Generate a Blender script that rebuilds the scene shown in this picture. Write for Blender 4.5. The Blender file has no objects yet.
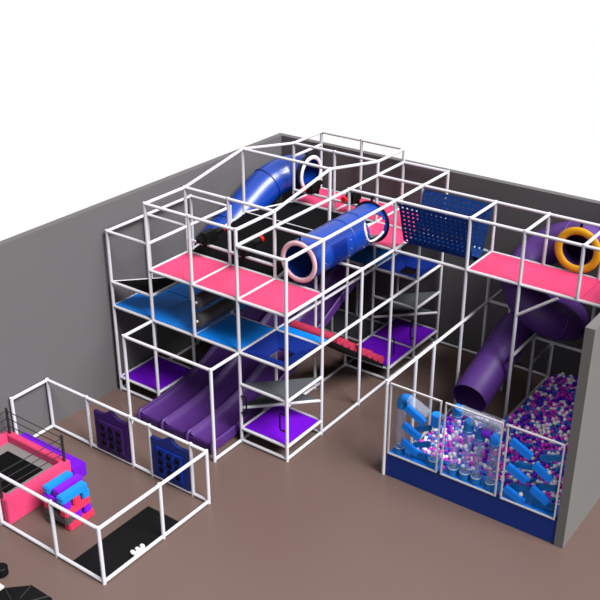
import bpy, bmesh, math, random
from mathutils import Vector, Matrix
random.seed(7)
PI = math.pi
S = bpy.context.scene
C = S.collection

# ------------------------------------------------------------------ materials
def lin(c):
    c = c / 255.0
    return c / 12.92 if c <= 0.04045 else ((c + 0.055) / 1.055) ** 2.4

ALB = ('grey_wall_paint', 'lit_grey_wall_paint')
def mat(name, rgb, rough=0.5, noise=0.0, nscale=8.0, bump=0.0, bscale=60.0, metallic=0.0, spec=0.25, coat=0.0):
    m = bpy.data.materials.new(name); m.use_nodes = True
    nt = m.node_tree; b = nt.nodes['Principled BSDF']
    k = 0.55 if name in ALB else 0.78 if name.endswith('_ball') else 0.50
    col = (lin(rgb[0]) * k, lin(rgb[1]) * k, lin(rgb[2]) * k, 1)
    b.inputs['Roughness'].default_value = rough
    b.inputs['Metallic'].default_value = metallic
    b.inputs['Specular IOR Level'].default_value = spec
    b.inputs['Coat Weight'].default_value = coat
    tc = nt.nodes.new('ShaderNodeTexCoord')
    n = nt.nodes.new('ShaderNodeTexNoise'); n.inputs['Scale'].default_value = nscale
    n.inputs['Detail'].default_value = 3
    nt.links.new(tc.outputs['Object'], n.inputs['Vector'])
    mr = nt.nodes.new('ShaderNodeMapRange')
    mr.inputs['To Min'].default_value = 1 - noise; mr.inputs['To Max'].default_value = 1 + noise
    nt.links.new(n.outputs['Fac'], mr.inputs['Value'])
    vm = nt.nodes.new('ShaderNodeVectorMath'); vm.operation = 'SCALE'
    vm.inputs[0].default_value = col[:3]
    nt.links.new(mr.outputs['Result'], vm.inputs['Scale'])
    nt.links.new(vm.outputs['Vector'], b.inputs['Base Color'])
    if bump > 0:
        n2 = nt.nodes.new('ShaderNodeTexNoise'); n2.inputs['Scale'].default_value = bscale
        nt.links.new(tc.outputs['Object'], n2.inputs['Vector'])
        bp = nt.nodes.new('ShaderNodeBump'); bp.inputs['Strength'].default_value = bump
        bp.inputs['Distance'].default_value = 0.01
        nt.links.new(n2.outputs['Fac'], bp.inputs['Height'])
        nt.links.new(bp.outputs['Normal'], b.inputs['Normal'])
    return m

def glass_mat(name, tint, alpha, rough=0.05, haze=0.0):
    m = bpy.data.materials.new(name); m.use_nodes = True
    nt = m.node_tree; nt.nodes.clear()
    out = nt.nodes.new('ShaderNodeOutputMaterial')
    tr = nt.nodes.new('ShaderNodeBsdfTransparent'); tr.inputs['Color'].default_value = (*tint, 1)
    gl = nt.nodes.new('ShaderNodeBsdfGlossy'); gl.inputs['Roughness'].default_value = rough
    lw = nt.nodes.new('ShaderNodeLayerWeight'); lw.inputs['Blend'].default_value = 0.5
    fr = nt.nodes.new('ShaderNodeMath'); fr.operation = 'POWER'; fr.inputs[1].default_value = 4
    nt.links.new(lw.outputs['Facing'], fr.inputs[0])
    ad = nt.nodes.new('ShaderNodeMath'); ad.operation = 'MULTIPLY_ADD'; ad.inputs[1].default_value = 0.5; ad.inputs[2].default_value = alpha
    mx = nt.nodes.new('ShaderNodeMixShader')
    nt.links.new(fr.outputs[0], ad.inputs[0]); nt.links.new(ad.outputs[0], mx.inputs[0])
    df = nt.nodes.new('ShaderNodeBsdfDiffuse'); df.inputs['Color'].default_value = (.8, .85, 1, 1)
    m2 = nt.nodes.new('ShaderNodeMixShader'); m2.inputs[0].default_value = haze
    nt.links.new(tr.outputs[0], m2.inputs[1]); nt.links.new(df.outputs[0], m2.inputs[2])
    nt.links.new(m2.outputs[0], mx.inputs[1]); nt.links.new(gl.outputs[0], mx.inputs[2])
    nt.links.new(mx.outputs[0], out.inputs[0])
    return m

M = dict(
    wall=mat('grey_wall_paint', (88, 85, 87), 0.8, 0.03, 1.5),
    part=mat('lit_grey_wall_paint', (98, 96, 94), 0.7, 0.03, 1.5),  # same wall paint, the partition's brighter light put into its colour
    floor=mat('brown_floor', (100, 81, 75), 0.33, 0.03, 1.2, spec=0.35),
    pipe=mat('white_pipe_foam', (202, 199, 206), 0.4, 0.02, 5),
    pink=mat('pink_vinyl', (216, 64, 110), 0.5, 0.02, 4),
    ltblue=mat('light_blue_vinyl', (4, 128, 232), 0.5, 0.03, 3),
    blue=mat('deep_blue_vinyl', (1, 34, 118), 0.5, 0.03, 3),
    purple=mat('purple_vinyl', (104, 3, 190), 0.5, 0.03, 3),
    slide=mat('plum_slide_plastic', (72, 35, 108), 0.5, 0.03, 3, spec=0.3),
    tower=mat('violet_tube_plastic', (80, 42, 122), 0.5, 0.03, 3, spec=0.3),
    tube=mat('royal_blue_plastic', (2, 54, 150), 0.3, 0.02, 3, spec=0.5),
    tubedark=mat('blue_mesh_window', (10, 46, 146), 0.4, 0.25, 90),
    ringpink=mat('pale_pink_foam', (222, 180, 188), 0.5),
    ringwhite=mat('white_foam', (225, 214, 222), 0.5),
    yellow=mat('amber_foam', (228, 164, 8), 0.45),
    black=mat('black_rubber', (7, 7, 8), 0.6, 0.1, 30, spec=0.12),
    blackmesh=mat('black_woven_mat', (8, 8, 9), 0.9, 0.25, 140, bump=0.3, bscale=160, spec=0.05),
    roller=mat('charcoal_vinyl', (78, 75, 76), 0.4, 0.05, 6),
    greymat=mat('slate_step_vinyl', (74, 78, 81), 0.6, 0.03, 4),
    greybed=mat('grey_spring_cover', (116, 110, 110), 0.7, 0.05, 20),
    wire=mat('dark_steel', (50, 48, 50), 0.4, metallic=0.3),
    red=mat('red_plastic', (225, 16, 14), 0.4),
    rose=mat('crimson_vinyl', (172, 44, 74), 0.55, 0.04, 6),
    net=mat('navy_net_webbing', (8, 72, 160), 0.7, 0.15, 60),
    navy=mat('navy_kick_board', (5, 44, 124), 0.45, 0.02, 3),
    azure=mat('azure_plastic', (14, 140, 255), 0.4, 0.02, 5),
    teal=mat('teal_plastic', (16, 120, 200), 0.4),
    trim=mat('panel_frame_grey', (196, 192, 196), 0.4),
    trimblue=mat('panel_frame_edge', (96, 150, 190), 0.4),
    bpurple=mat('block_purple', (120, 22, 204), 0.4),
    bblue=mat('block_blue', (24, 130, 216), 0.4),
    bpink=mat('block_pink', (214, 50, 84), 0.4),
    bgrey=mat('block_grey', (72, 66, 68), 0.5),
    boardp=mat('board_purple', (54, 26, 92), 0.45),
    boardp2=mat('board_purple_raised', (66, 34, 106), 0.45),
    boardb=mat('board_blue', (14, 44, 122), 0.45),
    boardb2=mat('board_blue_raised', (12, 52, 160), 0.45),
    dark=mat('dark_peg', (5, 4, 12), 0.6, spec=0.1),
    white=mat('white_plastic', (232, 230, 232), 0.35),
    cream=mat('white_chair_shell', (198, 192, 190), 0.4),
    ball_v=mat('violet_ball', (84, 26, 200), 0.3),
    ball_m=mat('magenta_ball', (228, 50, 214), 0.3),
    ball_w=mat('white_ball', (250, 245, 255), 0.3),
    ball_b=mat('blue_ball', (20, 116, 216), 0.3),
    glass=glass_mat('clear_glazing', (0.96, 0.98, 1.0), 0.0, 0.03),
    acryl=glass_mat('clear_acrylic', (0.97, 0.975, 1.0), 0.03, 0.15, 0.05),
)

# ------------------------------------------------------------------ helpers
def link(name, bm, m, parent=None, smooth=False, loc=None):
    me = bpy.data.meshes.new(name)
    bmesh.ops.recalc_face_normals(bm, faces=bm.faces)
    bm.to_mesh(me); bm.free()
    if smooth:
        for p in me.polygons: p.use_smooth = True
    ms = m if isinstance(m, (list, tuple)) else [m]
    for x in ms: me.materials.append(x)
    o = bpy.data.objects.new(name, me); C.objects.link(o)
    if parent: 
        o.parent = parent
        o.matrix_parent_inverse = Matrix.Translation(parent.location).inverted()
    return o

def tag(o, label=None, cat=None, group=None, kind=None):
    if label: o['label'] = label
    if cat: o['category'] = cat
    if group: o['group'] = group
    if kind: o['kind'] = kind
    return o

def thing(name, label, cat, loc=(0, 0, 0), group=None):
    o = bpy.data.objects.new(name, None); C.objects.link(o); o.location = loc
    o.empty_display_size = 0.2
    return tag(o, label, cat, group)

def smooth_by_angle(o, deg=35):
    me = o.data
    for p in me.polygons: p.use_smooth = True
    me.set_sharp_from_angle(angle=math.radians(deg))
    return o

def box(bm, x0, x1, y0, y1, z0, z1, bev=0.0, mi=0):
    v = [bm.verts.new((x, y, z)) for x in (x0, x1) for y in (y0, y1) for z in (z0, z1)]
    fs = [(0, 1, 3, 2), (4, 6, 7, 5), (0, 4, 5, 1), (2, 3, 7, 6), (0, 2, 6, 4), (1, 5, 7, 3)]
    F = [bm.faces.new([v[i] for i in f]) for f in fs]
    for f in F: f.material_index = mi
    if bev > 0:
        es = set(e for f in F for e in f.edges)
        bmesh.ops.bevel(bm, geom=list(es), offset=bev, segments=2, affect='EDGES')
    return bm

def boxobj(name, d, m, parent=None, bev=0.0, mi=0):
    bm = bmesh.new(); box(bm, *d, bev=bev)
    return link(name, bm, m, parent)

def prism(bm, pts, z0, z1):
    a = [bm.verts.new((p[0], p[1], z0)) for p in pts]; b = [bm.verts.new((p[0], p[1], z1)) for p in pts]
    bm.faces.new(a[::-1]); bm.faces.new(b)
    for i in range(len(pts)):
        j = (i + 1) % len(pts); bm.faces.new([a[i], a[j], b[j], b[i]])
    return bm

def cyl(bm, p, q, r, n=14, r2=None, cap=True):
    p = Vector(p); q = Vector(q); d = (q - p).normalized()
    u = d.orthogonal().normalized(); w = d.cross(u)
    r2 = r if r2 is None else r2
    A, B = [], []
    for i in range(n):
        a = 2 * PI * i / n; k = u * math.cos(a) + w * math.sin(a)
        A.append(bm.verts.new(p + k * r)); B.append(bm.verts.new(q + k * r2))
    for i in range(n):
        j = (i + 1) % n; bm.faces.new([A[i], A[j], B[j], B[i]])
    if cap: bm.faces.new(A[::-1]); bm.faces.new(B)
    return bm

def cylobj(name, p, q, r, m, parent=None, n=14, r2=None):
    bm = bmesh.new(); cyl(bm, p, q, r, n, r2)
    return smooth_by_angle(link(name, bm, m, parent))

def spline(pts, n=10):
    P = [Vector(p) for p in pts]; out = []
    P = [P[0] * 2 - P[1]] + P + [P[-1] * 2 - P[-2]]
    for i in range(1, len(P) - 2):
        p0, p1, p2, p3 = P[i - 1:i + 3]
        for k in range(n):
            t = k / n
            out.append(0.5 * ((2 * p1) + (-p0 + p2) * t + (2 * p0 - 5 * p1 + 4 * p2 - p3) * t * t + (-p0 + 3 * p1 - 3 * p2 + p3) * t ** 3))
    out.append(P[-2]); return out

def sweep(bm, pts, r, n=32, thick=0.0, start_dir=None, cap=False, skip=None):
    """tube along pts (list of Vector) ; open tube with wall thickness when thick>0"""
    pts = [Vector(p) for p in pts]; N = len(pts)
    T = []
    for i in range(N):
        a = pts[max(i - 1, 0)]; b = pts[min(i + 1, N - 1)]; T.append((b - a).normalized())
    if start_dir: T[0] = Vector(start_dir).normalized()
    u = T[0].orthogonal().normalized()
    if abs(T[0].z) < 0.9:
        u = Vector((0, 0, 1)); u = (u - T[0] * u.dot(T[0])).normalized()
    def ring(rad, us):
        R = []
        for p, t, uu in zip(pts, T, us):
            w = t.cross(uu)
            R.append([bm.verts.new(p + (uu * math.cos(2 * PI * k / n) + w * math.sin(2 * PI * k / n)) * rad) for k in range(n)])
        return R
    us = [u]
    for i in range(1, N):
        uu = us[-1] - T[i] * us[-1].dot(T[i]); us.append(uu.normalized())
    O = ring(r, us)
    def skin(R):
        for i in range(N - 1):
            for k in range(n):
                if skip and skip(i, k): continue
                j = (k + 1) % n
                bm.faces.new([R[i][k], R[i][j], R[i + 1][j], R[i + 1][k]])
    skin(O)
    if thick > 0:
        I = ring(r - thick, us); skin(I)
        for i in (0, N - 1):
            for k in range(n):
                j = (k + 1) % n; bm.faces.new([O[i][k], O[i][j], I[i][j], I[i][k]])
    elif cap:
        bm.faces.new(O[0][::-1]); bm.faces.new(O[-1])
    return bm

def torus(bm, c, axis, R, r, n=40, m=12, flat=1.0):
    c = Vector(c); d = Vector(axis).normalized(); u = d.orthogonal().normalized(); w = d.cross(u)
    rows = []
    for i in range(n):
        a = 2 * PI * i / n; k = u * math.cos(a) + w * math.sin(a); row = []
        for j in range(m):
            b = 2 * PI * j / m
            row.append(bm.verts.new(c + k * (R + r * math.cos(b)) + d * (r * flat * math.sin(b))))
        rows.append(row)
    for i in range(n):
        for j in range(m):
            bm.faces.new([rows[i][j], rows[(i + 1) % n][j], rows[(i + 1) % n][(j + 1) % m], rows[i][(j + 1) % m]])
    return bm

def sphere(bm, c, r, sub=2, sc=(1, 1, 1)):
    mtx = Matrix.Translation(c) @ Matrix.Diagonal((*sc, 1))
    bmesh.ops.create_icosphere(bm, subdivisions=sub, radius=r, matrix=mtx)
    return bm

# ------------------------------------------------------------------ levels and grid, metres
ZP, ZL, ZH, ZD, ZB, ZK, ZM, ZT, ZX = 0.343, 0.85, 1.43, 2.17, 2.76, 3.36, 3.96, 4.52, 4.85
ZR = 5.20
Y1, Y2, Y3, Y4, Y5 = 1.22, 2.68, 3.95, 5.13, 6.3
XA, XB, XC, XD = -4.8, -3.6, -2.4, -1.2
PR = 0.037

# ------------------------------------------------------------------ the setting
def struct(name, bm, m):
    o = link(name, bm, m); o['kind'] = 'structure'; return o
bm = bmesh.new(); box(bm, -5.12, 16, -16, 6.57, -0.2, 0.0); struct('floor', bm, M['floor'])
bm = bmesh.new(); box(bm, -5.10, -4.93, -16, 6.57, 0.0, 4.5); struct('wall_left', bm, M['wall'])
bm = bmesh.new(); box(bm, -4.93, 16, 6.40, 6.57, 0.0, 4.5); struct('wall_back', bm, M['wall'])
bm = bmesh.new(); box(bm, 5.49, 5.66, 0.78, 6.40, 0.0, 4.5); struct('wall_right', bm, M['part'])

# ------------------------------------------------------------------ frames of padded pipe
def frame(name, label, cat, posts, beams, loc):
    t = thing(name, label, cat, loc)
    for (x, y, z0, z1) in posts:
        cylobj('post', (x, y, z0), (x, y, z1 + PR), PR, M['pipe'], t)
    for b in beams:
        p, q = Vector(b[0]), Vector(b[1]); r = b[2] if len(b) > 2 else PR * 0.95
        cylobj('beam', p, q, r, M['pipe'], t)
    return t

posts = [
    (XA, 0, 0, ZM), (XA, Y1, 0, ZM), (XA, Y2, 0, ZM),
    (XB, 0, 0, ZX), (XB, Y1, 0, ZX), (XB, Y2, 0, ZM),
    (XC, 0, ZD, ZX), (XC, Y1, ZD, ZX),
    (XD, 0, 0, ZX), (XD, Y1, 0, ZX), (XD, Y2, 0, ZK), (XD, Y3, 0, ZT), (XD, Y4, 0, ZX), (XD, Y5, 0, ZX),
    (0, 0, 0, ZT), (0, Y1, 0, ZT), (0, Y2, 0, ZK), (0, Y3, 0, ZT), (0, Y4, 0, ZT), (0, Y5, 0, ZT),
    (XB, 3.18, 0.0, ZR), (XD, 3.18, ZK, ZR),
    (XB, Y4, 0, ZX), (XC, Y4, 0, ZX), (XB, Y5, 0, ZX), (XC, Y5, 0, ZX),
]
def bx_(y, z, x0, x1): return ((x0, y, z), (x1, y, z))
def by_(x, z, y0, y1): return ((x, y0, z), (x, y1, z))
g = 0.05
beams = [
    # tall front box and gable roof
    bx_(0, ZX, XB, XD), bx_(Y1, ZX, XB, XD), by_(XB, ZX, 0, Y1), by_(XD, ZX, 0, Y1),
    ((XB, Y1, ZX), (XB, 3.18, ZR)), ((XB, 3.18, ZR), (XB, Y4, ZX)),
    ((XD, Y1, ZX), (XD, 3.18, ZR)), ((XD, 3.18, ZR), (XD, Y4, ZX)),
    bx_(3.18, ZR, XB, XD), bx_(Y4, ZX, XB, XD), bx_(Y5, ZX, XB, XD), by_(XB, ZX, Y4, Y5), by_(XD, ZX, Y4, Y5),
    # right hand strip, top
    bx_(0, ZT, XD, 0), bx_(Y1, ZT, XD, 0), bx_(Y3, ZT, XD, 0), bx_(Y4, ZT, XD, 0), bx_(Y5, ZT, XD, 0),
    by_(XD, ZT, 0, Y5), by_(0, ZT, 0, Y5), by_(XB, ZT, Y4, Y5),
    # pink level
    bx_(0, ZK, XB, 0), bx_(Y1, ZK, XB, 0), by_(XB, ZK, 0, Y1), by_(XC, ZK, 0, Y1), by_(XD, ZK, 0, Y1), by_(0, ZK, 0, Y5),
    bx_(Y2, ZK, XD, 0), bx_(Y3, ZK, XD, 0), bx_(Y4, ZK, XB, 0), bx_(Y5, ZK, XB, 0), by_(XB, ZK, Y4, Y5), by_(XC, ZK, Y4, Y5), by_(XD, ZK, Y1, Y5),
    # mesh hill edges
    ((XB, Y1, ZK), (XB, 3.18, 3.67), 0.022), ((XB, 3.18, 3.67), (XB, Y4, ZK), 0.022),
    ((XD, Y1, ZK), (XD, 3.18, 3.67), 0.022), ((XD, 3.18, 3.67), (XD, Y4, ZK), 0.022), ((XB, 3.18, 3.69), (XD, 3.18, 3.69), 0.015),
    # blaster rails
    bx_(Y1, 3.66, XB, XD), bx_(Y4, 3.66, XB, XD),
    # left box
    by_(XA, ZM, 0, Y2), by_(XB, ZM, 0, Y2), bx_(0, ZM, XA, XB), bx_(Y1, ZM, XA, XB), bx_(Y2, ZM, XA, XB),
    bx_(0, ZB, XA, XB), by_(XB, ZB, 0, Y1), ((XA, 0, ZB), (XB, Y1, ZB), 0.03),
    # blue level
    bx_(0, ZD, XA, 0), bx_(Y1, ZD, XC, 0), by_(XA, ZD, 0, Y2), bx_(Y2, ZD, XA, XC), ((XC, 0, ZD + .005), (XC, Y1, ZD + .005), 0.03),
    by_(XD, ZD, 0, Y5), by_(0, ZD, 0, Y5), bx_(Y4, ZD, XB, 0), bx_(Y5, ZD, XB, 0),
    # climbers
    bx_(0, ZH, XD, 0), by_(0, ZH, 0, Y1), ((XD, 0, ZL), (0, Y1, ZL), 0.034),
    bx_(Y4, ZH, XD, 0), by_(0, ZH, Y4, Y5), ((XD, Y4, ZL), (0, Y5, ZL), 0.034),
    # low decks
    bx_(0, ZP, XD, 0), bx_(Y1, ZP, XD, 0), by_(XD, ZP, 0, Y1), by_(0, ZP, 0, Y1),
    bx_(0, ZP, XA, XB), bx_(Y1, ZP, XA, XB), by_(XA, ZP, 0, Y1), by_(XB, ZP, 0, Y1),
    bx_(Y3, ZP, XD, 0), bx_(Y4, ZP, XD, 0), bx_(Y5, ZP, XD, 0), by_(XD, ZP, Y3, Y5), by_(0, ZP, Y3, Y5),
    # base
    bx_(0, g, XD, 0), by_(0, g, 0, Y5), by_(XD, g, 0, Y5), bx_(Y1, g, XD, 0), bx_(Y3, g, XD, 0), bx_(Y4, g, XB, 0),
    bx_(0, g, XA, XB), by_(XA, g, 0, Y5), bx_(Y5, g, XB, 0),
]
main = frame('climbing_frame', 'tall white pipe frame carrying pink and blue decks by the left wall', 'climbing frame', posts, beams, (0, 0, 0))

def handle(pts, parent):
    bm = bmesh.new(); sweep(bm, pts, 0.018, n=10, cap=True)
    o = smooth_by_angle(link('grab_handle', bm, M['black'], parent)); o['label'] = 'black loop grab handle'
    return o
def uhandle(px, py, dx, dy, z0, z1, parent):
    a = Vector((px, py, 0)); d = Vector((dx, dy, 0))
    return handle([a + Vector((0, 0, z1)), a + d * 0.8 + Vector((0, 0, z1)), a + d + Vector((0, 0, z1 - 0.05)),
                   a + d + Vector((0, 0, z0 + 0.05)), a + d * 0.8 + Vector((0, 0, z0)), a + Vector((0, 0, z0))], parent)
uhandle(-0.035, -0.02, -0.13, 0, 0.72, 1.12, main)
uhandle(XD + 0.035, -0.02, 0.13, 0, 0.76, 1.16, main)
uhandle(0.02, Y3 + 0.03, 0.06, 0.06, 0.70, 1.12, main)
uhandle(0.0, Y4 - 0.03, -0.03, -0.12, 0.66, 1.12, main)

# bay in front of the slide
frame('slide_gate', 'low white pipe bay standing over the foot of the plum slides', 'pipe frame',
      [(XB, -0.89, 0, ZD), (XD, -0.89, 0, ZD)],
      [bx_(-0.89, ZD, XB, XD), by_(XB, ZD, -0.89, -0.05), by_(XD, ZD, -0.89, -0.05), by_(XD, g, -0.89, -0.05), by_(XB, g, -0.89, -0.72)],
      (-2.4, -0.89, 0))

# bridge frame towards the right
XE, XF, XG, XH = 1.79, 3.0, 4.22, 5.40
frame('bridge_frame', 'white pipe frame of the raised pink walkway running right along the dark back wall', 'pipe frame',
      [(XE, Y3, 0, ZT), (XF, Y3, 0, ZT), (XG, Y3, ZK, ZT), (XH, Y3, ZK, ZT),
       (XE, Y4, 0, ZT), (XF, Y4, ZK, ZT), (XG, Y4, 0, ZT), (XH, Y4, ZK, ZT)],
      [bx_(Y3, ZT, 0.05, XH), bx_(Y4, ZT, 0.05, XH), bx_(Y3, ZK, 0.05, XH), bx_(Y4, ZK, 0.05, XH)] +
      [by_(x, ZT, Y3, Y4) for x in (XE, XF, XG, XH)] + [by_(x, ZK, Y3, Y4) for x in (XE, XH)] +
      [((XF, Y3, 2.65), (3.85, Y3, 3.30), 0.036)], (3, 4.5, 0))

# ball pit frame
frame('ball_pit_fence', 'slim white pipe frame with stepped rails around the ball pit', 'pipe frame',
      [(1.83, 0.80, 0, ZD), (1.83, 1.9, 0, ZD), (1.83, 2.65, 0, ZD), (2.35, Y4 + .02, 0, ZD), (XF - 0.0, Y4, 0, 1.67), (XF, Y5, 0, 0.95)],
      [by_(1.83, ZD, 0.80, Y5), ((1.83, Y4 + .02, ZD), (2.35, Y4 + .02, ZD)), by_(XF, 1.67, Y3 + .05, Y4), by_(XF, 0.95, Y4, Y5),
       bx_(Y4, 1.62, XF, 5.47), bx_(Y3 + .0, g, 1.85, XF - .05), by_(XF, g, Y3 + .05, Y5), bx_(Y5, g, 0.05, XF), by_(1.83, g, 0.86, Y3 - .05)],
      (1.83, 0.8, 0))

# ------------------------------------------------------------------ decks
def deck(x0, x1, y0, y1, z, m, label, name='deck_mat', cat='deck mat', group=None, t=0.06, e=(.038, .038, .038, .038), up=.02):
    o = boxobj(name, (x0 + e[0], x1 - e[1], y0 + e[2], y1 - e[3], z - t + up, z + up), m, bev=0.004)
    return tag(o, label, cat, group)
def tri(pts, z, m, label, name='step_mat', cat='step mat', t=0.06):
    cx = sum(p[0] for p in pts) / 3; cy = sum(p[1] for p in pts) / 3
    pts = [(p[0] + (cx - p[0]) * .09, p[1] + (cy - p[1]) * .09) for p in pts]
    bm = bmesh.new(); prism(bm, pts, z - t + .02, z + .02)
    return tag(link(name, bm, m), label, cat)
deck(XB, XC, 0, Y1, ZK, M['pink'], 'pink deck mat on the front upper level, leftmost of the front row')
deck(XC, XD, 0, Y1, ZK, M['pink'], 'pink deck mat on the front upper level, middle of the front row')
deck(XD, 0, 0, Y1, ZK, M['pink'], 'pink deck mat on the front upper level, below the mouth of the blue crawl tube')
deck(XB, XC, Y4, Y5, ZK, M['pink'], 'pink deck mat at the rear, beside the ring of the blue tube slide')
deck(XC, XD, Y4, Y5, ZK, M['pink'], 'pink deck mat at the rear, behind the right hand rear blaster')
deck(XD, 0, Y4, Y5, ZK, M['pink'], 'pink deck mat in the rear corner where the walkway begins')
deck(XD, 0, Y3, Y4, ZK, M['pink'], 'pink deck mat at the far open end of the blue crawl tube')
deck(XE, XG + .06, Y3, Y4, ZK, M['pink'], 'long pink walkway mat from the blue net to the yellow ringed tube mouth', e=(-.02, 0, .03, .03))
deck(XG + .07, XH, Y3, Y4, ZK, M['pink'], 'pink walkway mat at the right edge, over the ball pit', e=(0, .03, .03, .03))
deck(XA, XB, 0, Y1, ZD, M['ltblue'], 'light blue deck mat below the black triangle, nearest the left wall', e=(.035, .003, .035, .012), up=.04)
deck(XA, XC, Y1, Y2, ZD, M['ltblue'], 'light blue deck mat behind the dark seam, at the foot of the blue tube slide', e=(.035, .03, .012, .035), up=.04)
deck(XB, XC, 0, Y1, ZD, M['ltblue'], 'light blue deck mat left of the two charcoal rollers', e=(.003, .015, .035, .012), up=.04)
deck(XC, XD, 0, Y1, ZD, M['ltblue'], 'light blue deck mat right of the two charcoal rollers, above the plum slides', e=(.015, .035, .035, .035), up=.035)
deck(XD, 0, Y1, Y1 + .30, ZD, M['ltblue'], 'narrow light blue strip at the top of the red bumpy ramp')
deck(XB, XC, Y4, Y5, ZD, M['ltblue'], 'light blue rear deck mat at the back of the plum slides, by the wall')
deck(XC, XD, Y4, Y5, ZD, M['ltblue'], 'light blue rear deck mat at the top of the plum slides')
deck(XA, XB, 0, Y1, ZP, M['purple'], 'purple low deck mat by the left wall')
deck(XD, 0, 0, Y1, ZP, M['purple'], 'purple low deck mat at the front, bottom of the step tower')
deck(XD, 0, Y3, Y4, ZP, M['purple'], 'purple low deck mat at the foot of the red ramp')
deck(XD, 0, Y4, Y5, ZP, M['purple'], 'purple low deck mat at the bottom of the rear step tower')
tri([(XA, 0), (XB, 0), (XB, Y1)], ZB, M['blackmesh'], 'black triangular net panel hanging above the left light blue deck', 'triangle_net', 'net')
tri([(XD, 0), (0, 0), (0, Y1)], ZH, M['greymat'], 'upper grey triangular step in the front step tower')
tri([(XD, 0), (0, Y1), (XD, Y1)], ZL, M['greymat'], 'lower grey triangular step in the front step tower')
tri([(XD, Y4), (0, Y4), (0, Y5)], ZH, M['greymat'], 'upper grey triangular step in the rear step tower')
tri([(XD, Y4), (0, Y5), (XD, Y5)], ZL, M['greymat'], 'lower grey triangular step in the rear step tower')
tag(boxobj('floor_sheet', (XA + .06, XD - .06, Y4 + .06, Y5 - .06, 0.0, 0.03), M['greymat'], bev=0.005), 'dark grey sheet added for the shade under the rear of the plum slides', 'shade sheet')  # thin dark sheet standing in for the shade on the rear floor

def funnel(x0, x1, y0, y1, label):
    e = 0.045; x0 += e; x1 -= e; y0 += e; y1 -= e
    cx, cy = (x0 + x1) / 2 + 0.03, (y0 + y1) / 2 - .03; h = 0.21; bm = bmesh.new()
    rings = []
    for (a0, a1, b0, b1, z) in ((x0, x1, y0, y1, ZD + .02), (cx - h, cx + h, cy - h, cy + h, ZD - .10), (cx - h, cx + h, cy - h, cy + h, ZD - .15), (x0, x1, y0, y1, ZD - .035)):
        rings.append([bm.verts.new(v) for v in ((a0, b0, z), (a1, b0, z), (a1, b1, z), (a0, b1, z))])
    for i in range(4):
        A, B = rings[i], rings[(i + 1) % 4]
        for k in range(4): bm.faces.new([A[k], A[(k + 1) % 4], B[(k + 1) % 4], B[k]])
    return tag(link('hole_deck', bm, M['blue']), label, 'deck')
funnel(XD, 0, 0, Y1, 'deep blue square deck with a centre hole, above the front step tower')
funnel(XD, 0, Y4, Y5, 'deep blue square deck with a centre hole, above the rear step tower')

# black mesh hill
bm = bmesh.new()
prof = [(Y1 + .06, ZK + .0), (3.18, 3.66), (Y4 - .06, ZK + .0)]
A = [bm.verts.new((XB + .04, y, z)) for y, z in prof] + [bm.verts.new((XB + .04, y, z - .03)) for y, z in prof[::-1]]
B = [bm.verts.new((XD - .04, v.co.y, v.co.z)) for v in A]
n = len(A)
for i in range(n): bm.faces.new([A[i], A[(i + 1) % n], B[(i + 1) % n], B[i]])
bm.faces.new(A); bm.faces.new(B[::-1])
tag(link('mesh_hill', bm, M['blackmesh']), 'black mesh trampoline hill folded along its ridge under the pitched pipe roof', 'bounce mat')

# bumpy ramp
t = thing('bumpy_ramp', 'red bumpy ramp dropping from the narrow blue strip to the purple deck', 'ramp', (-0.6, 3.9, 0.4))
a = Vector((0, Y1 + .34, ZD - .03)); b = Vector((0, Y3 - .1, ZP + .14)); d = b - a; L = d.length; dn = d.normalized(); nn = Vector((0, -dn.z, dn.y))
bm = bmesh.new(); vs = []
for x in (XD + .08, -0.06):
    vs.append([bm.verts.new(Vector((x, 0, 0)) + p) for p in (a, b, b - nn * .07, a - nn * .07)])
for k in range(4): bm.faces.new([vs[0][k], vs[0][(k + 1) % 4], vs[1][(k + 1) % 4], vs[1][k]])
bm.faces.new(vs[0]); bm.faces.new(vs[1][::-1])
link('board', bm, M['black'], t)
for k in range(9):
    c = a + d * ((k + .5) / 9)
    cylobj('bump', c + Vector((XD + .09, 0, 0)) + nn * .06, c + Vector((-0.07, 0, 0)) + nn * .06, 0.10 if k % 2 else 0.115, M['rose'], t, n=18)

# squeeze rollers
for z, w in ((2.49, 'lower'), (2.93, 'upper')):
    t = thing('foam_roller', 'charcoal foam roller on the light blue deck, %s of the pair' % w, 'roller', (XC, .6, z), 'charcoal squeeze rollers')
    bm = bmesh.new(); cyl(bm, (XC + .02, .08, z), (XC + .02, Y1 - .08, z), .155, 28)
    bmesh.ops.bevel(bm, geom=[e for e in bm.edges if abs(e.verts[0].co.y - e.verts[1].co.y) < 1e-4], offset=.02, segments=2, affect='EDGES')
    smooth_by_angle(link('roll', bm, M['roller'], t))
    o = cylobj('axle', (XC + .02, .045, z), (XC + .02, Y1 - .045, z), .03, M['white'], t, n=12); o['label'] = 'white axle stub'

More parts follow.
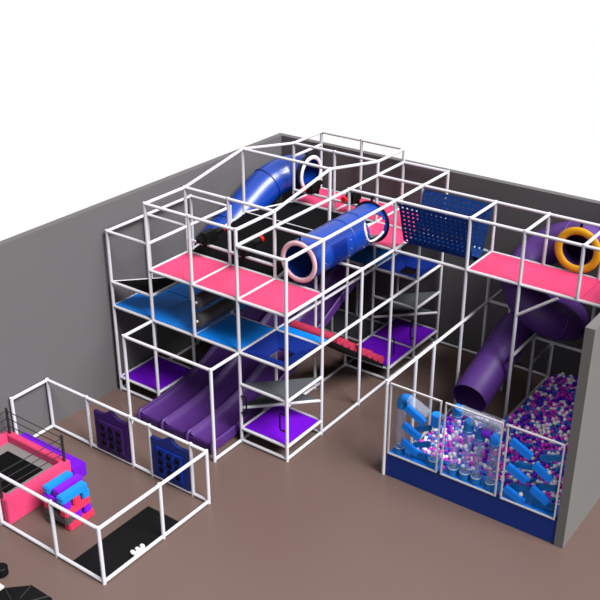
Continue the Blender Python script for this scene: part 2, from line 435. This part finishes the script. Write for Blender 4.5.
# ------------------------------------------------------------------ plum three lane slide
t = thing('wave_slide', 'wide plum three-lane slide running from the rear blue deck to the floor', 'slide', (-2.45, -0.6, 0))
prof = spline([(0, Y4 - .06, 2.14), (0, 4.3, 1.86), (0, 3.15, 1.32), (0, 2.2, .86), (0, 1.3, .48), (0, .5, .27), (0, -.2, .20), (0, -.68, .19)], 6)
x0, x1 = XB + .06, XD - .16
W = (x1 - x0) / 3
cs = [(x0, .0), (x0, .10), (x0 + .045, .12), (x0 + .09, .08)]
pro = []
for k in range(3):
    xa = x0 + k * W; xb = xa + W
    pro += [(xa, .10), (xa + .035, .105), (xa + .075, .045), (xa + .15, .0), (xb - .15, .0), (xb - .075, .045), (xb - .035, .105)]
pro += [(x1, .10)]
bm = bmesh.new(); rows = []
for p in prof:
    top = [bm.verts.new((x, p.y, p.z + h)) for x, h in pro]
    bot = [bm.verts.new((x1, p.y, p.z - .10)), bm.verts.new((x0, p.y, p.z - .10))]
    rows.append(top + bot)
n = len(rows[0])
for i in range(len(rows) - 1):
    for k in range(n):
        j = (k + 1) % n; bm.faces.new([rows[i][k], rows[i][j], rows[i + 1][j], rows[i + 1][k]])
bm.faces.new(rows[0]); bm.faces.new(rows[-1][::-1])
smooth_by_angle(link('slide_bed', bm, M['slide'], t), 50)
# front lip with rounded ribs down to the floor
bm = bmesh.new(); box(bm, x0, x1, -.70, -.62, 0.0, .20, bev=.02); link('front_lip', bm, M['slide'], t)
for k in range(4):
    xx = x0 + k * W
    xx = min(max(xx, x0 + .04), x1 - .04)
    pts = [Vector((xx, p.y, p.z + .09)) for p in prof] + [Vector((xx, -.735, .22)), Vector((xx, -.745, .05))]
    bm = bmesh.new(); sweep(bm, pts, .036, n=12, cap=True); smooth_by_angle(link('lane_rib', bm, M['slide'], t))
# side skirts of support
# ------------------------------------------------------------------ blue crawl tube
zc = 3.93; xc = -0.56; r = .43
t = thing('crawl_tube', 'royal blue crawl tube with pale pink ring, lying above the upper level', 'crawl tube', (xc, 2.6, 3.5))
N = 44; ys = [1.18 + (Y3 - 1.18) * i / N for i in range(N + 1)]
def skip(i, k):
    y = (ys[i] + ys[i + 1]) / 2; th = 360 * (k + .5) / 48
    # u is +Z, w = t x u = Y x Z = +X : theta from up towards +X
    return ((y - 3.40) / .40) ** 2 + ((th - 74) / 40) ** 2 < 1
bm = bmesh.new(); sweep(bm, [Vector((xc, y, zc)) for y in ys], r, n=48, thick=.02, skip=skip)
smooth_by_angle(link('tube_shell', bm, M['tube'], t), 40)
bm = bmesh.new(); torus(bm, (xc, 1.175, zc), (0, 1, 0), r - .035, .055, 48, 12, .6)
o = link('entry_ring', bm, M['ringpink'], t, True); o['label'] = 'pale pink foam entry ring'
bm = bmesh.new(); torus(bm, (xc, Y3 - .02, zc), (0, 1, 0), r - .05, .05, 48, 10, .5)
o = link('exit_ring', bm, M['ringwhite'], t, True); o['label'] = 'white foam exit ring'
bm = bmesh.new(); torus(bm, (xc, Y3 - .09, zc), (0, 1, 0), r + .015, .035, 48, 8, .6); link('flange', bm, M['black'], t, True)['label'] = 'black end flange'
bm = bmesh.new(); ep = []
for k in range(33):
    f_ = math.radians(40 + 180 * k / 32); th_ = math.radians(74 + 40 * math.sin(f_))
    ep.append(Vector((xc + (r + .004) * math.sin(th_), 3.40 + .40 * math.cos(f_), zc + (r + .004) * math.cos(th_))))
sweep(bm, ep, .024, n=10, cap=True); smooth_by_angle(link('opening_trim', bm, M['ringwhite'], t))['label'] = 'white trim around the side opening'
for y in (2.62, 3.12):
    bm = bmesh.new(); torus(bm, (xc, y, zc), (0, 1, 0), r, .018, 48, 8, 1.2); link('joint_band', bm, M['tube'], t, True)
# mesh side window
for (yc, yl, ta, tb) in ((2.05, .28, 58, 132),):
    bm = bmesh.new(); rows = []
    for i in range(9):
        y = yc - yl + 2 * yl * i / 8
        rows.append([bm.verts.new((xc + (r + .008) * math.sin(math.radians(ta + (tb - ta) * k / 12)), y, zc + (r + .008) * math.cos(math.radians(ta + (tb - ta) * k / 12)))) for k in range(13)])
    for i in range(8):
        for k in range(12): bm.faces.new([rows[i][k], rows[i][k + 1], rows[i + 1][k + 1], rows[i + 1][k]])
    bmesh.ops.solidify(bm, geom=bm.faces[:], thickness=-.01)
    link('mesh_window', bm, M['tubedark'], t, True)['label'] = 'dark blue mesh side window'
for y in (1.5, 2.45, 3.02, 3.22):
    for th in (70, 95, 120):
        a = math.radians(th); bm = bmesh.new(); sphere(bm, (xc + (r + .006) * math.sin(a), y, zc + (r + .006) * math.cos(a)), .011, 1)
        link('bolt', bm, M['trim'], t, True)
cylobj('hanger', (xc, Y3 - .09, zc + r), (xc, Y3 - .05, ZT), .03, M['black'], t)
cylobj('hanger', (xc, 1.20, zc + r), (xc, 1.22, ZT - .04), .02, M['black'], t)

# ------------------------------------------------------------------ blue tube slide at the left wall
t = thing('tube_slide', 'royal blue closed tube slide curving down along the left wall from a white ring', 'tube slide', (-4.3, 4, 2.6))
path = spline([(XB - .02, 5.80, 3.90), (-3.85, 5.80, 3.90), (-4.18, 5.56, 3.84), (-4.34, 5.0, 3.68), (-4.38, 4.3, 3.36), (-4.38, 3.5, 2.96), (-4.38, 2.85, 2.68)], 8)
bm = bmesh.new(); sweep(bm, path, .44, n=40, thick=.02, start_dir=(-1, 0, 0)); smooth_by_angle(link('tube_shell', bm, M['tube'], t), 50)
for i in (24, 40):
    p = path[i]; d = (path[i + 1] - path[i - 1]); bm = bmesh.new(); torus(bm, p, d, .445, .016, 48, 8, 1.2); link('joint_band', bm, M['navy'], t, True)['label'] = 'dark joint band'
bm = bmesh.new(); torus(bm, (XB + .05, 5.80, 3.90), (1, 0, 0), .415, .055, 48, 12, .6); link('entry_ring', bm, M['ringwhite'], t, True)['label'] = 'white foam entry ring'
bm = bmesh.new(); torus(bm, (XB - .04, 5.80, 3.90), (1, 0, 0), .46, .035, 48, 8, 1.0); link('flange', bm, M['black'], t, True)['label'] = 'black end flange'
cylobj('hanger', (XB - .04, 5.72, 4.3), (XB - .04, 5.72, ZT - .04), .028, M['black'], t)

# ------------------------------------------------------------------ spiral tower slide
t = thing('spiral_slide', 'violet spiral tube slide winding down beside the back wall into the ball pit', 'tube slide', (3.1, 5.2, 0))
pts = [(3.71, Y4 + .03, 3.90), (3.71, 5.45, 3.90), (3.52, 5.82, 3.84), (3.05, 5.93, 3.66), (2.64, 5.84, 3.36), (2.44, 5.50, 3.02), (2.58, 5.08, 2.72),
       (3.02, 4.84, 2.46), (3.42, 4.94, 2.26), (3.65, 5.28, 2.12), (3.45, 5.74, 2.02), (3.02, 5.86, 1.93), (2.66, 5.62, 1.84), (2.52, 5.1, 1.64), (2.49, 4.5, 1.34), (2.47, 3.9, 1.06), (2.46, 3.5, .90), (2.46, 3.2, .80)]
path = spline(pts, 7)
bm = bmesh.new(); sweep(bm, path, .405, n=40, thick=.02, start_dir=(0, 1, 0)); smooth_by_angle(link('tube_shell', bm, M['tower'], t), 50)
for i in (17, 35, 58, 77, 98):
    d = (path[i + 1] - path[i - 1]); bm = bmesh.new(); torus(bm, path[i], d, .407, .012, 48, 8, 1.2); link('joint_band', bm, M['tower'], t, True)
bm = bmesh.new(); torus(bm, (3.71, Y4 - .03, 3.90), (0, 1, 0), .42, .085, 56, 14, .45); link('entry_ring', bm, M['yellow'], t, True)['label'] = 'amber yellow foam entry ring'
cylobj('hanger', (3.71, Y4 + .0, 4.38), (3.71, Y4, ZT - .04), .03, M['black'], t)

# ------------------------------------------------------------------ net hammock, U-shaped with square holes
bm = bmesh.new()
prof = [(Y3 + .03, ZT - .06), (Y3 + .12, 4.2), (Y3 + .22, 3.85), (Y3 + .33, 3.50), (Y3 + .48, 3.38), (Y4 - .48, 3.38), (Y4 - .33, 3.50), (Y4 - .22, 3.85), (Y4 - .12, 4.2), (Y4 - .03, ZT - .06)]
P = [Vector((0, a, b)) for a, b in prof]
cum = [0]
for i in range(1, len(P)): cum.append(cum[-1] + (P[i] - P[i - 1]).length)
def at(s):
    for i in range(1, len(P)):
        if s <= cum[i] + 1e-9:
            f = (s - cum[i - 1]) / (cum[i] - cum[i - 1]); return P[i - 1].lerp(P[i], f)
    return P[-1]
def stops(L, pitch, wid):
    n = round((L - wid) / pitch); pitch = (L - wid) / n; out = []
    for k in range(n + 1): out += [k * pitch, k * pitch + wid]
    return out
us = stops(1.69, .112, .074); vs_ = stops(cum[-1], .112, .074)
grid = [[bm.verts.new((.05 + u, at(v).y, at(v).z)) for u in us] for v in vs_]
for i in range(len(vs_) - 1):
    for j in range(len(us) - 1):
        edge = j < 1 or j > len(us) - 3
        if i % 2 == 0 or j % 2 == 0 or edge: bm.faces.new([grid[i][j], grid[i][j + 1], grid[i + 1][j + 1], grid[i + 1][j]])
bmesh.ops.solidify(bm, geom=bm.faces[:], thickness=.012)
tag(link('net_hammock', bm, M['net']), 'navy blue webbing net slung as a U between the walkway pipes', 'net')

# ------------------------------------------------------------------ foam ball blasters
def blaster(x, y, s, label):
    t = thing('ball_blaster', label, 'blaster', (x, y, 3.7))
    z = 3.86
    bm = bmesh.new(); box(bm, x - .11, x + .11, y - .26, y + .18, z - .11, z + .15, bev=.04); link('body', bm, M['black'], t)
    bm = bmesh.new()
    if s > 0: box(bm, x - .05, x + .05, y - .40, y - .2, z - .02, z + .09, bev=.02)
    else: box(bm, x - .05, x + .05, y + .1, y + .32, z - .02, z + .09, bev=.02)
    link('stock', bm, M['black'], t)
    cylobj('barrel', (x, y + s * .1, z + .04), (x, y + s * .40, z + .06), .07, M['black'], t, n=16)
    o = cylobj('muzzle', (x, y + s * .40, z + .06), (x, y + s * .47, z + .065), .07, M['red'], t, n=16); o['label'] = 'red muzzle tip'
    cylobj('mount', (x, y, 3.66 + .045), (x, y, z - .09), .05, M['black'], t, n=12)
    bm = bmesh.new(); box(bm, x - .04, x + .04, y - s * .16 - .04, y - s * .16 + .04, z - .24, z - .08, bev=.015); link('grip', bm, M['black'], t)
blaster(-2.97, Y1 + .02, 1, 'black foam-ball blaster with red muzzle on the front rail, left one')
blaster(-1.92, Y1 + .02, 1, 'black foam-ball blaster with red muzzle on the front rail, right one')
blaster(-3.0, Y4, -1, 'black foam-ball blaster on the rear rail just below the white ring')
blaster(-1.82, Y4, -1, 'black foam-ball blaster on the rear rail, near the end of the crawl tube')

# ------------------------------------------------------------------ ball pit
tag(boxobj('kick_board', (1.88, 5.485, .80, .88, 0.0, .52), M['navy'], bev=.006), 'navy blue kick board along the foot of the ball pit front', 'board')

def panel(x0, x1, label):
    t = thing('play_window', label, 'play window', ((x0 + x1) / 2, .84, .54))
    z0, z1 = .54, 2.17
    bm = bmesh.new(); w = .026
    for d in ((x0, x1, z0, z0 + w), (x0, x1, z1 - w, z1), (x0, x0 + w, z0 + w, z1 - w), (x1 - w, x1, z0 + w, z1 - w)):
        box(bm, d[0], d[1], .78, .815, d[2], d[3])
    link('frame', bm, M['trim'], t)
    o = boxobj('pane', (x0 + w, x1 - w, .792, .80, z0 + w, z1 - w), M['glass'], t); o['label'] = 'clear front pane'
    boxobj('tray', (x0 + .01, x1 - .01, .816, 1.22, z0, z0 + .02), M['azure'], t)['label'] = 'blue tray at the foot of the window'
    return t
def vtube(t, x, z0, z1, r=.085, cap=None):
    bm = bmesh.new(); sweep(bm, [Vector((x, .94, z0 + .1)), Vector((x, .94, z1))], r, n=20, thick=.006, start_dir=(0, 0, 1)); smooth_by_angle(link('clear_tube', bm, M['acryl'], t))
    cylobj('socket', (x, .94, z0), (x, .94, z0 + .13), r + .02, M['teal'], t, n=20)
    bm = bmesh.new(); torus(bm, (x, .94, z0 + .14), (0, 0, 1), r + .004, .008, 24, 6); link('tube_collar', bm, M['white'], t, True)
    bm = bmesh.new(); torus(bm, (x, .94, z1), (0, 0, 1), r + .004, .008, 24, 6); link('tube_collar', bm, M['white'], t, True)
def elbow(t, pts, m='teal', r=.10):
    bm = bmesh.new(); sweep(bm, spline(pts, 6), r, n=20, cap=True); smooth_by_angle(link('elbow', bm, M[m], t))
def slat(t, xa, za, xb, zb, m='azure'):
    y0, y1 = (.818, .90) if m == 'azure' else (.93, 1.02)
    a = Vector((xa, 0, za)); b = Vector((xb, 0, zb)); d = (b - a).normalized(); up = Vector((-d.z, 0, d.x)) * (.08 if m == 'azure' else .05)
    if up.z < 0: up = -up
    bm = bmesh.new(); A = []; B = []
    for p in (a + up, b + up, b - up, a - up):
        A.append(bm.verts.new((p.x, y0, p.z))); B.append(bm.verts.new((p.x, y1, p.z)))
    for k in range(4): bm.faces.new([A[k], A[(k + 1) % 4], B[(k + 1) % 4], B[k]])
    bm.faces.new(A[::-1]); bm.faces.new(B)
    bmesh.ops.bevel(bm, geom=bm.edges[:], offset=.01, segments=2, affect='EDGES')
    link('ball_ramp', bm, M[m], t)

p1 = panel(1.91, 3.02, 'play window with a slanted clear tube and zigzag ramps, leftmost of three')
vtube(p1, 2.10, .56, 1.66); elbow(p1, [(2.10, .94, 1.62), (2.10, .94, 1.74), (2.16, .94, 1.83), (2.26, .94, 1.84)], 'teal')
bm = bmesh.new(); sweep(bm, [Vector((2.24, .94, 1.86)), Vector((2.68, .94, 1.68))], .10, n=20, thick=.006); smooth_by_angle(link('clear_tube', bm, M['acryl'], p1))
slat(p1, 2.24, 1.72, 2.66, 1.50); slat(p1, 2.2, 1.30, 2.58, 1.12); slat(p1, 2.2, .92, 2.56, .74)
for (a, b, c, d) in ((2.74, 1.36, 2.44, 1.24), (2.74, .98, 2.4, .84), (2.7, .66, 2.36, .60)): slat(p1, a, b, c, d, 'teal')
vtube(p1, 2.86, .56, 1.52); elbow(p1, [(2.86, .94, 1.50), (2.86, .94, 1.62), (2.87, .94, 1.74)], 'azure', .105)
p2 = panel(3.10, 4.27, 'play window with four upright clear tubes under blue caps, middle one')
for x, zt in ((3.29, 1.90), (3.54, 1.66), (3.78, 1.58), (4.08, 1.58)): vtube(p2, x, .56, zt, .09)
elbow(p2, [(3.29, .94, 1.86), (3.29, .94, 1.98), (3.32, .94, 2.06)]); elbow(p2, [(3.54, .94, 1.62), (3.54, .94, 1.76), (3.57, .94, 1.84)])
elbow(p2, [(3.78, .94, 1.54), (3.79, .94, 1.66), (3.86, .94, 1.74)]); elbow(p2, [(4.00, .94, 1.74), (4.07, .94, 1.67), (4.08, .94, 1.54)], 'azure')
bm = bmesh.new(); sweep(bm, [Vector((3.84, .94, 1.75)), Vector((4.03, .94, 1.75))], .112, n=20, cap=True)
smooth_by_angle(link('coupling', bm, M['bpurple'], p2))['label'] = 'purple coupling ring'
bm = bmesh.new(); sweep(bm, [Vector((3.36, .94, 2.04)), Vector((4.2, .94, 2.0))], .09, n=20, thick=.006); smooth_by_angle(link('clear_tube', bm, M['acryl'], p2))
bm = bmesh.new(); sweep(bm, [Vector((3.6, .94, 1.86)), Vector((4.2, .94, 1.9))], .09, n=20, thick=.006); smooth_by_angle(link('clear_tube', bm, M['acryl'], p2))
p3 = panel(4.36, 5.44, 'play window full of blue zigzag ramps, rightmost of three')
for (a, b, c, d) in ((4.42, 1.82, 4.84, 1.62), (4.40, 1.26, 4.82, 1.08), (4.40, .76, 4.80, .60), (4.90, 1.50, 5.26, 1.30), (4.90, .98, 5.26, .80)): slat(p3, a, b, c, d)
for (a, b, c, d) in ((5.38, 1.76, 4.96, 1.60), (4.84, 1.34, 4.5, 1.26), (5.34, 1.08, 4.96, .98), (4.84, .84, 4.46, .76), (5.34, .64, 4.92, .60)): slat(p3, a, b, c, d, 'teal')
for (x, z, w) in ((5.20, 1.44, 'right hand'), (4.72, .74, 'lower left')):
    bm = bmesh.new(); sphere(bm, (x, .88, z), .045, 3)
    tag(link('toy_ball', bm, M['white'], None, True), 'white ball resting on the %s ramp inside the rightmost play window' % w, 'ball')

# the balls
R = .050; mats = ['ball_v', 'ball_m', 'ball_w', 'ball_b']
def inside(x, y):
    if 1.93 < x < 5.44 and 1.12 < y < (3.96 if x > 3.06 else 3.80): return True
    return 3.06 < x < 5.44 and y >= 3.95 and y < 6.34
def surf(x, y):
    edge = min(x - (1.93 if y < 3.95 else 3.06), 1.2)
    if y < 3.95: edge = min(edge, 1.2) 
    h = .06 + .24 * (1 - math.exp(-edge * 1.6))
    if y < 3.95 and x < 3.06: h = min(h, .05 + .2 * (1 - math.exp(-max(3.8 - y, 0) * 1.2)))
    return h + .03 * math.sin(x * 3.1 + y * 1.7) * (edge > .5)
balls = []
yy = 1.14; row = 0
while yy < 6.34:
    xx = 1.95 + (.047 if row % 2 else 0)
    while xx < 5.44:
        x = xx + random.uniform(-.012, .012); y = yy + random.uniform(-.012, .012)
        if inside(x, y):
            z = surf(x, y) + random.uniform(-.028, .028)
            balls.append((x, y, max(z, R)))
        xx += .096
    yy += .083; row += 1
upper = []
for (x, y, z) in balls:
    if random.random() < .22:
        upper.append((x + .048, y + .03, z + .07))
allb = [b for b in balls + upper if inside(b[0], b[1])]
cam_xy = (10.04, -13.33)
def seen(b):
    x, y, z = b
    if (y - 1.22) < (.58 - z) * 1.55: return False
    f = (y - .78) / (y - cam_xy[1])
    return x + (cam_xy[0] - x) * f < 5.42
order = sorted([b for b in allb if seen(b)], key=lambda b: (b[0] - cam_xy[0]) ** 2 + (b[1] - cam_xy[1]) ** 2 + (b[2] - 11.93) ** 2)
single = order[:300]; sset = set(single); rest = [b for b in allb if b not in sset]
info = {0: ('violet', 'violet'), 1: ('magenta', 'magenta'), 2: ('white', 'white'), 3: ('blue', 'blue')}
protos = {}
for k in range(4):
    bm = bmesh.new(); sphere(bm, (0, 0, 0), R, 3 if k < 0 else 2)
    me = bpy.data.meshes.new('pit_ball'); bm.to_mesh(me); bm.free()
    for p in me.polygons: p.use_smooth = True
    me.materials.append(M[mats[k]]); protos[k] = me
wts = [.28, .27, .25, .20]
for b in single:
    k = random.choices(range(4), wts)[0]
    o = bpy.data.objects.new('pit_ball', protos[k]); C.objects.link(o); o.location = b
    tag(o, '%s plastic ball in the front rows of the heap behind the play windows' % info[k][0], 'ball', '%s plastic balls at the front of the ball pit' % info[k][1])
# the remaining balls, one mesh
ico = bmesh.new(); sphere(ico, (0, 0, 0), R, 2); iv = [v.co.copy() for v in ico.verts]; jf = [[v.index for v in f.verts] for f in ico.faces]; ico.free()
import array
V = []; Fl = []; mi = []
for n_, b in enumerate(rest):
    o = n_ * len(iv); k = random.choices(range(4), wts)[0]
    V += [(v.x + b[0], v.y + b[1], v.z + b[2]) for v in iv]; Fl += [[a + o for a in f] for f in jf]; mi += [k] * len(jf)
me = bpy.data.meshes.new('pit_balls'); me.from_pydata(V, [], Fl)
for m_ in mats: me.materials.append(M[m_])
me.polygons.foreach_set('material_index', mi); me.polygons.foreach_set('use_smooth', [True] * len(mi)); me.update()
o = bpy.data.objects.new('pit_balls', me); C.objects.link(o)
tag(o, 'deep heap of violet, magenta, white and blue balls filling the pit back to the wall', 'balls', kind='stuff')
# soft liner under the heap
bm = bmesh.new(); prism(bm, [(1.92, 1.10), (5.45, 1.10), (5.45, 6.34), (3.05, 6.34), (3.05, 3.96), (1.92, 3.96)], 0.0, .012)
tag(link('pit_liner', bm, M['navy']), 'navy liner on the floor under the heap of balls', 'liner')

# ------------------------------------------------------------------ toddler corner
FX0, FX1, FY0, FY1, FZ = -4.86, -.40, -4.76, -2.0, 1.2
frame('toddler_fence', 'low white pipe fence enclosing the toddler corner by the left wall', 'fence',
      [(FX0, FY1, 0, FZ), (FX0, -2.95, 0, FZ), (-3.66, FY1, 0, FZ), (-2.42, FY1, 0, FZ), (-1.88, FY1, 0, FZ), (-.80, FY1, 0, FZ), (FX1, FY1, 0, FZ),
       (FX1, -3.27, 0, FZ), (FX1, FY0, 0, FZ), (-1.60, FY0, 0, FZ), (-3.14, FY0, 0, FZ), (-4.7, FY0, 0, FZ)],
      [bx_(FY1, FZ, FX0, FX1), bx_(FY1, g, FX0, FX1), by_(FX1, FZ, FY0, FY1), by_(FX1, g, FY0, FY1), bx_(FY0, FZ, -4.7, FX1), bx_(FY0, g, -4.7, FX1),
       by_(FX0, FZ, -2.95, FY1), by_(FX0, g, -2.72, FY1)], (-2.6, -3.4, 0))

def board(x0, x1, m1, m2, label):
    t = thing('play_board', label, 'play board', ((x0 + x1) / 2, FY1, 0))
    w = x1 - x0; top = []
    for k in range(25):
        f = k / 24
        z = .98 + .03 * f + .16 * math.exp(-((f - .5) / .16) ** 2) + .03 * (math.cos(f * 2 * PI) * .5)
        top.append((x0 + w * f, z))
    pts = [(x0, .09)] + top + [(x1, .09)]
    bm = bmesh.new(); A = [bm.verts.new((x, FY1 - .035, z)) for x, z in pts]; B = [bm.verts.new((x, FY1 + .035, z)) for x, z in pts]
    for i in range(len(A)): j = (i + 1) % len(A); bm.faces.new([A[i], A[j], B[j], B[i]])
    bm.faces.new(A[::-1]); bm.faces.new(B); link('backing', bm, M[m1], t)
    boxobj('raised_panel', (x0 + w * .15, x1 - w * .15, FY1 - .06, FY1 - .036, .2, .84), M[m2], t, bev=.008)
    for i in range(3):
        for j in range(3):
            cx = x0 + w * (.27 + .23 * i); cz = .34 + .19 * j
            bm = bmesh.new(); box(bm, cx - .055, cx + .055, FY1 - .085, FY1 - .061, cz - .08, cz + .06, bev=.012); link('peg_tile', bm, M['dark'], t)
            cylobj('knob', (cx + .03, FY1 - .11, cz + .04), (cx + .03, FY1 - .086, cz + .04), .035, M['dark'], t, n=12)
board(-3.44, -2.47, 'boardp', 'boardp2', 'purple toddler play board with nine dark tiles, fixed in the fence')
board(-1.83, -.86, 'boardb', 'boardb2', 'blue toddler play board with nine dark tiles, fixed in the fence')

# black mat with white shape
tag(boxobj('floor_sheet', (-1.26, -.46, -4.70, -2.78, 0, .035), M['black'], bev=.006), 'black rectangular mat lying along the inside of the low fence', 'mat')
t = thing('foam_shape', 'small white lobed foam piece on the edge of the black mat', 'toy', (-.47, -3.83, .035))
for k in range(3):
    bm = bmesh.new(); sphere(bm, (-.51 + .01 * k, -3.95 + .11 * k, .08), .045, 3, (1.3, .9, 1)); link('lobe', bm, M['white'], t, True)
bm = bmesh.new(); box(bm, -.48, -.445, -3.98, -3.70, .04, .10, bev=.012); link('spine', bm, M['white'], t)

# purple foam bench behind trampoline
bm = bmesh.new(); box(bm, -4.84, -3.0, -3.10, -2.74, 0, .30, bev=.015)
tag(link('foam_bench', bm, M['purple']), 'long purple foam block lying behind the pink trampoline', 'foam block')

# trampoline
t = thing('trampoline', 'square pink padded trampoline with a black bed and thin wire railing', 'trampoline', (-3.9, -3.95, 0))
TX0, TX1, TY0, TY1, TZ, RW = -4.84, -2.97, -4.71, -3.14, .58, .15
def pad(d): boxobj('padded_wall', d, M['pink'], t, bev=.015)
pad((TX0, TX1 - RW, TY1 - RW, TY1, 0, TZ)); pad((TX0, TX1 - RW, TY0, TY0 + RW, 0, TZ)); pad((TX1 - RW, TX1, TY0, TY1, 0, TZ)); pad((TX0, TX0 + RW, TY0 + RW, TY1 - RW, 0, TZ))
boxobj('spring_cover', (TX0 + RW, TX1 - RW, TY0 + RW, TY1 - RW, .36, .40), M['greybed'], t)
boxobj('jump_bed', (TX0 + RW + .25, TX1 - RW - .25, TY0 + RW + .12, TY1 - RW - .22, .401, .412), M['blackmesh'], t)
for x, y in ((-4.70, -3.22), (-3.05, -3.22), (-3.11, -4.69), (-4.70, -4.67)): cylobj('rail_post', (x, y, TZ), (x, y, 1.18), .028, M['wire'], t)
for z in (.76, .94, 1.12):
    cylobj('rail_wire', (-4.70, -3.22, z), (-3.05, -3.22, z), .009, M['wire'], t, n=8)
    cylobj('rail_wire', (-3.05, -3.22, z), (-3.11, -4.69, z), .009, M['wire'], t, n=8)
    cylobj('rail_wire', (-4.70, -3.22, z), (-4.70, -4.67, z), .009, M['wire'], t, n=8)

# tower of foam blocks
H = .165; bx0, by0 = -2.53, -4.23
def block(d, m, label):
    bm = bmesh.new(); box(bm, *d, bev=.02); return tag(link('foam_block', bm, M[m]), label, 'foam block')
Lb = .62; e = .004
def along_y(k, slot, m, label, dy=0, l=Lb):
    x = bx0 + slot * (Lb - .17) / 2; z = k * H
    block((x, x + .17, by0 + dy, by0 + dy + l, z + (e if k else 0), z + H - e), m, label)
def along_x(k, slot, m, label, dx=0, l=Lb):
    y = by0 + slot * (Lb - .17) / 2; z = k * H
    block((bx0 + dx, bx0 + dx + l, y, y + .17, z + e, z + H - e), m, label)
along_y(0, 0, 'bgrey', 'dark grey foam block at the bottom left of the block tower'); along_y(0, 2, 'bpink', 'pink foam block at the bottom right of the block tower', .06)
along_x(1, 0, 'bgrey', 'dark grey foam block at the front of the second layer of the tower'); along_x(1, 1, 'bpurple', 'purple foam block in the middle of the second layer of the tower'); along_x(1, 2, 'bpurple', 'purple foam block at the back of the second layer of the tower')
along_y(2, 0, 'bpink', 'pink foam block on the left of the third layer of the tower'); along_y(2, 2, 'bpink', 'pink foam block on the right of the third layer of the tower')
along_x(3, 0, 'bpurple', 'purple foam block at the front of the fourth layer, under the light blue ones'); along_x(3, 1, 'bpink', 'pink foam block in the middle of the fourth layer, its end facing right'); along_x(3, 2, 'bblue', 'light blue foam block at the back of the fourth layer, its end facing right')
along_y(4, 0, 'bblue', 'light blue foam block on top of the tower, nearest the trampoline', .02); along_y(4, 1, 'bpurple', 'purple foam block on top of the tower between the two light blue ones', .06); along_y(4, 2, 'bblue', 'light blue foam block on top of the tower, nearest the black mat', -.04)

# objects cut by the lower left corner
t = thing('padded_ottoman', 'black faceted padded ottoman cut off by the lower left corner', 'ottoman', (-.78, -6.33, 0))
bm = bmesh.new(); cx, cy = -.78, -6.33; rr = .615
lv = []
for (r_, z) in ((rr, 0.0), (rr, .36), (rr * .93, .42), (rr * .30, .47)):
    lv.append([bm.verts.new((cx + r_ * math.cos(PI * k / 4 + 1.955), cy + r_ * math.sin(PI * k / 4 + 1.955), z)) for k in range(8)])
for a in range(3):
    for k in range(8): bm.faces.new([lv[a][k], lv[a][(k + 1) % 8], lv[a + 1][(k + 1) % 8], lv[a + 1][k]])
bm.faces.new(lv[0][::-1]); bm.faces.new(lv[-1]); link('cushion', bm, M['black'], t)
for k in range(8):
    a = PI * k / 4 + 1.955
    cylobj('piping', (cx + rr * .93 * math.cos(a), cy + rr * .93 * math.sin(a), .425), (cx + rr * .30 * math.cos(a), cy + rr * .30 * math.sin(a), .475), .012, M['wire'], t, n=8)
bm = bmesh.new(); box(bm, -1.95, -1.40, -6.42, -6.03, .30, .36, bev=.02)
t = thing('stool', 'low white square stool at the left edge behind the black ottoman', 'stool', (-1.67, -6.2, 0)); link('seat', bm, M['cream'], t)
for sx in (-1.90, -1.45):
    for sy in (-6.37, -6.08): cylobj('leg', (sx, sy, 0), (sx, sy, .30), .02, M['cream'], t, n=10)
bm = bmesh.new(); cyl(bm, (-2.02, -5.66, 0), (-2.02, -5.66, .20), .12, 28)
bmesh.ops.bevel(bm, geom=[e_ for e_ in bm.edges if abs(e_.verts[0].co.z - e_.verts[1].co.z) < 1e-4], offset=.03, segments=3, affect='EDGES')
tag(smooth_by_angle(link('floor_cushion', bm, M['black'])), 'round black cushion on the floor at the left edge', 'cushion')

# ------------------------------------------------------------------ light and camera
w = bpy.data.worlds.new('sky'); S.world = w; w.use_nodes = True
bg = w.node_tree.nodes['Background']; bg.inputs[0].default_value = (1, 1, 1, 1); bg.inputs[1].default_value = 1.0
def sun(d, e, ang, col=(1, 1, 1)):
    l = bpy.data.lights.new('sun', 'SUN'); l.energy = e; l.angle = math.radians(ang); l.color = col
    o = bpy.data.objects.new('sun', l); C.objects.link(o)
    o.rotation_euler = Vector(d).to_track_quat('Z', 'Y').to_euler(); return o
sun((.66, -.08, .74), 13.0, 30)

cam = bpy.data.cameras.new('camera'); co = bpy.data.objects.new('camera', cam); C.objects.link(co)
CP = Vector((10.0407, -13.3306, 11.9322)); yaw, pitch, roll, f = -0.6297, -0.4579, 0.0006, 980.5
fw = Vector((math.cos(pitch) * math.sin(yaw), math.cos(pitch) * math.cos(yaw), math.sin(pitch)))
rt = Vector((math.cos(yaw), -math.sin(yaw), 0)); up = rt.cross(fw)
mtx = Matrix((rt, up, -fw)).transposed().to_4x4(); mtx.translation = CP
co.matrix_world = mtx
cam.sensor_width = 36; cam.lens = f / 600 * 36; cam.clip_end = 200
S.camera = co
S.view_settings.view_transform = 'Standard'; S.view_settings.look = 'None'; S.view_settings.exposure = 0; S.view_settings.gamma = 1
S.view_settings.use_curve_mapping = False
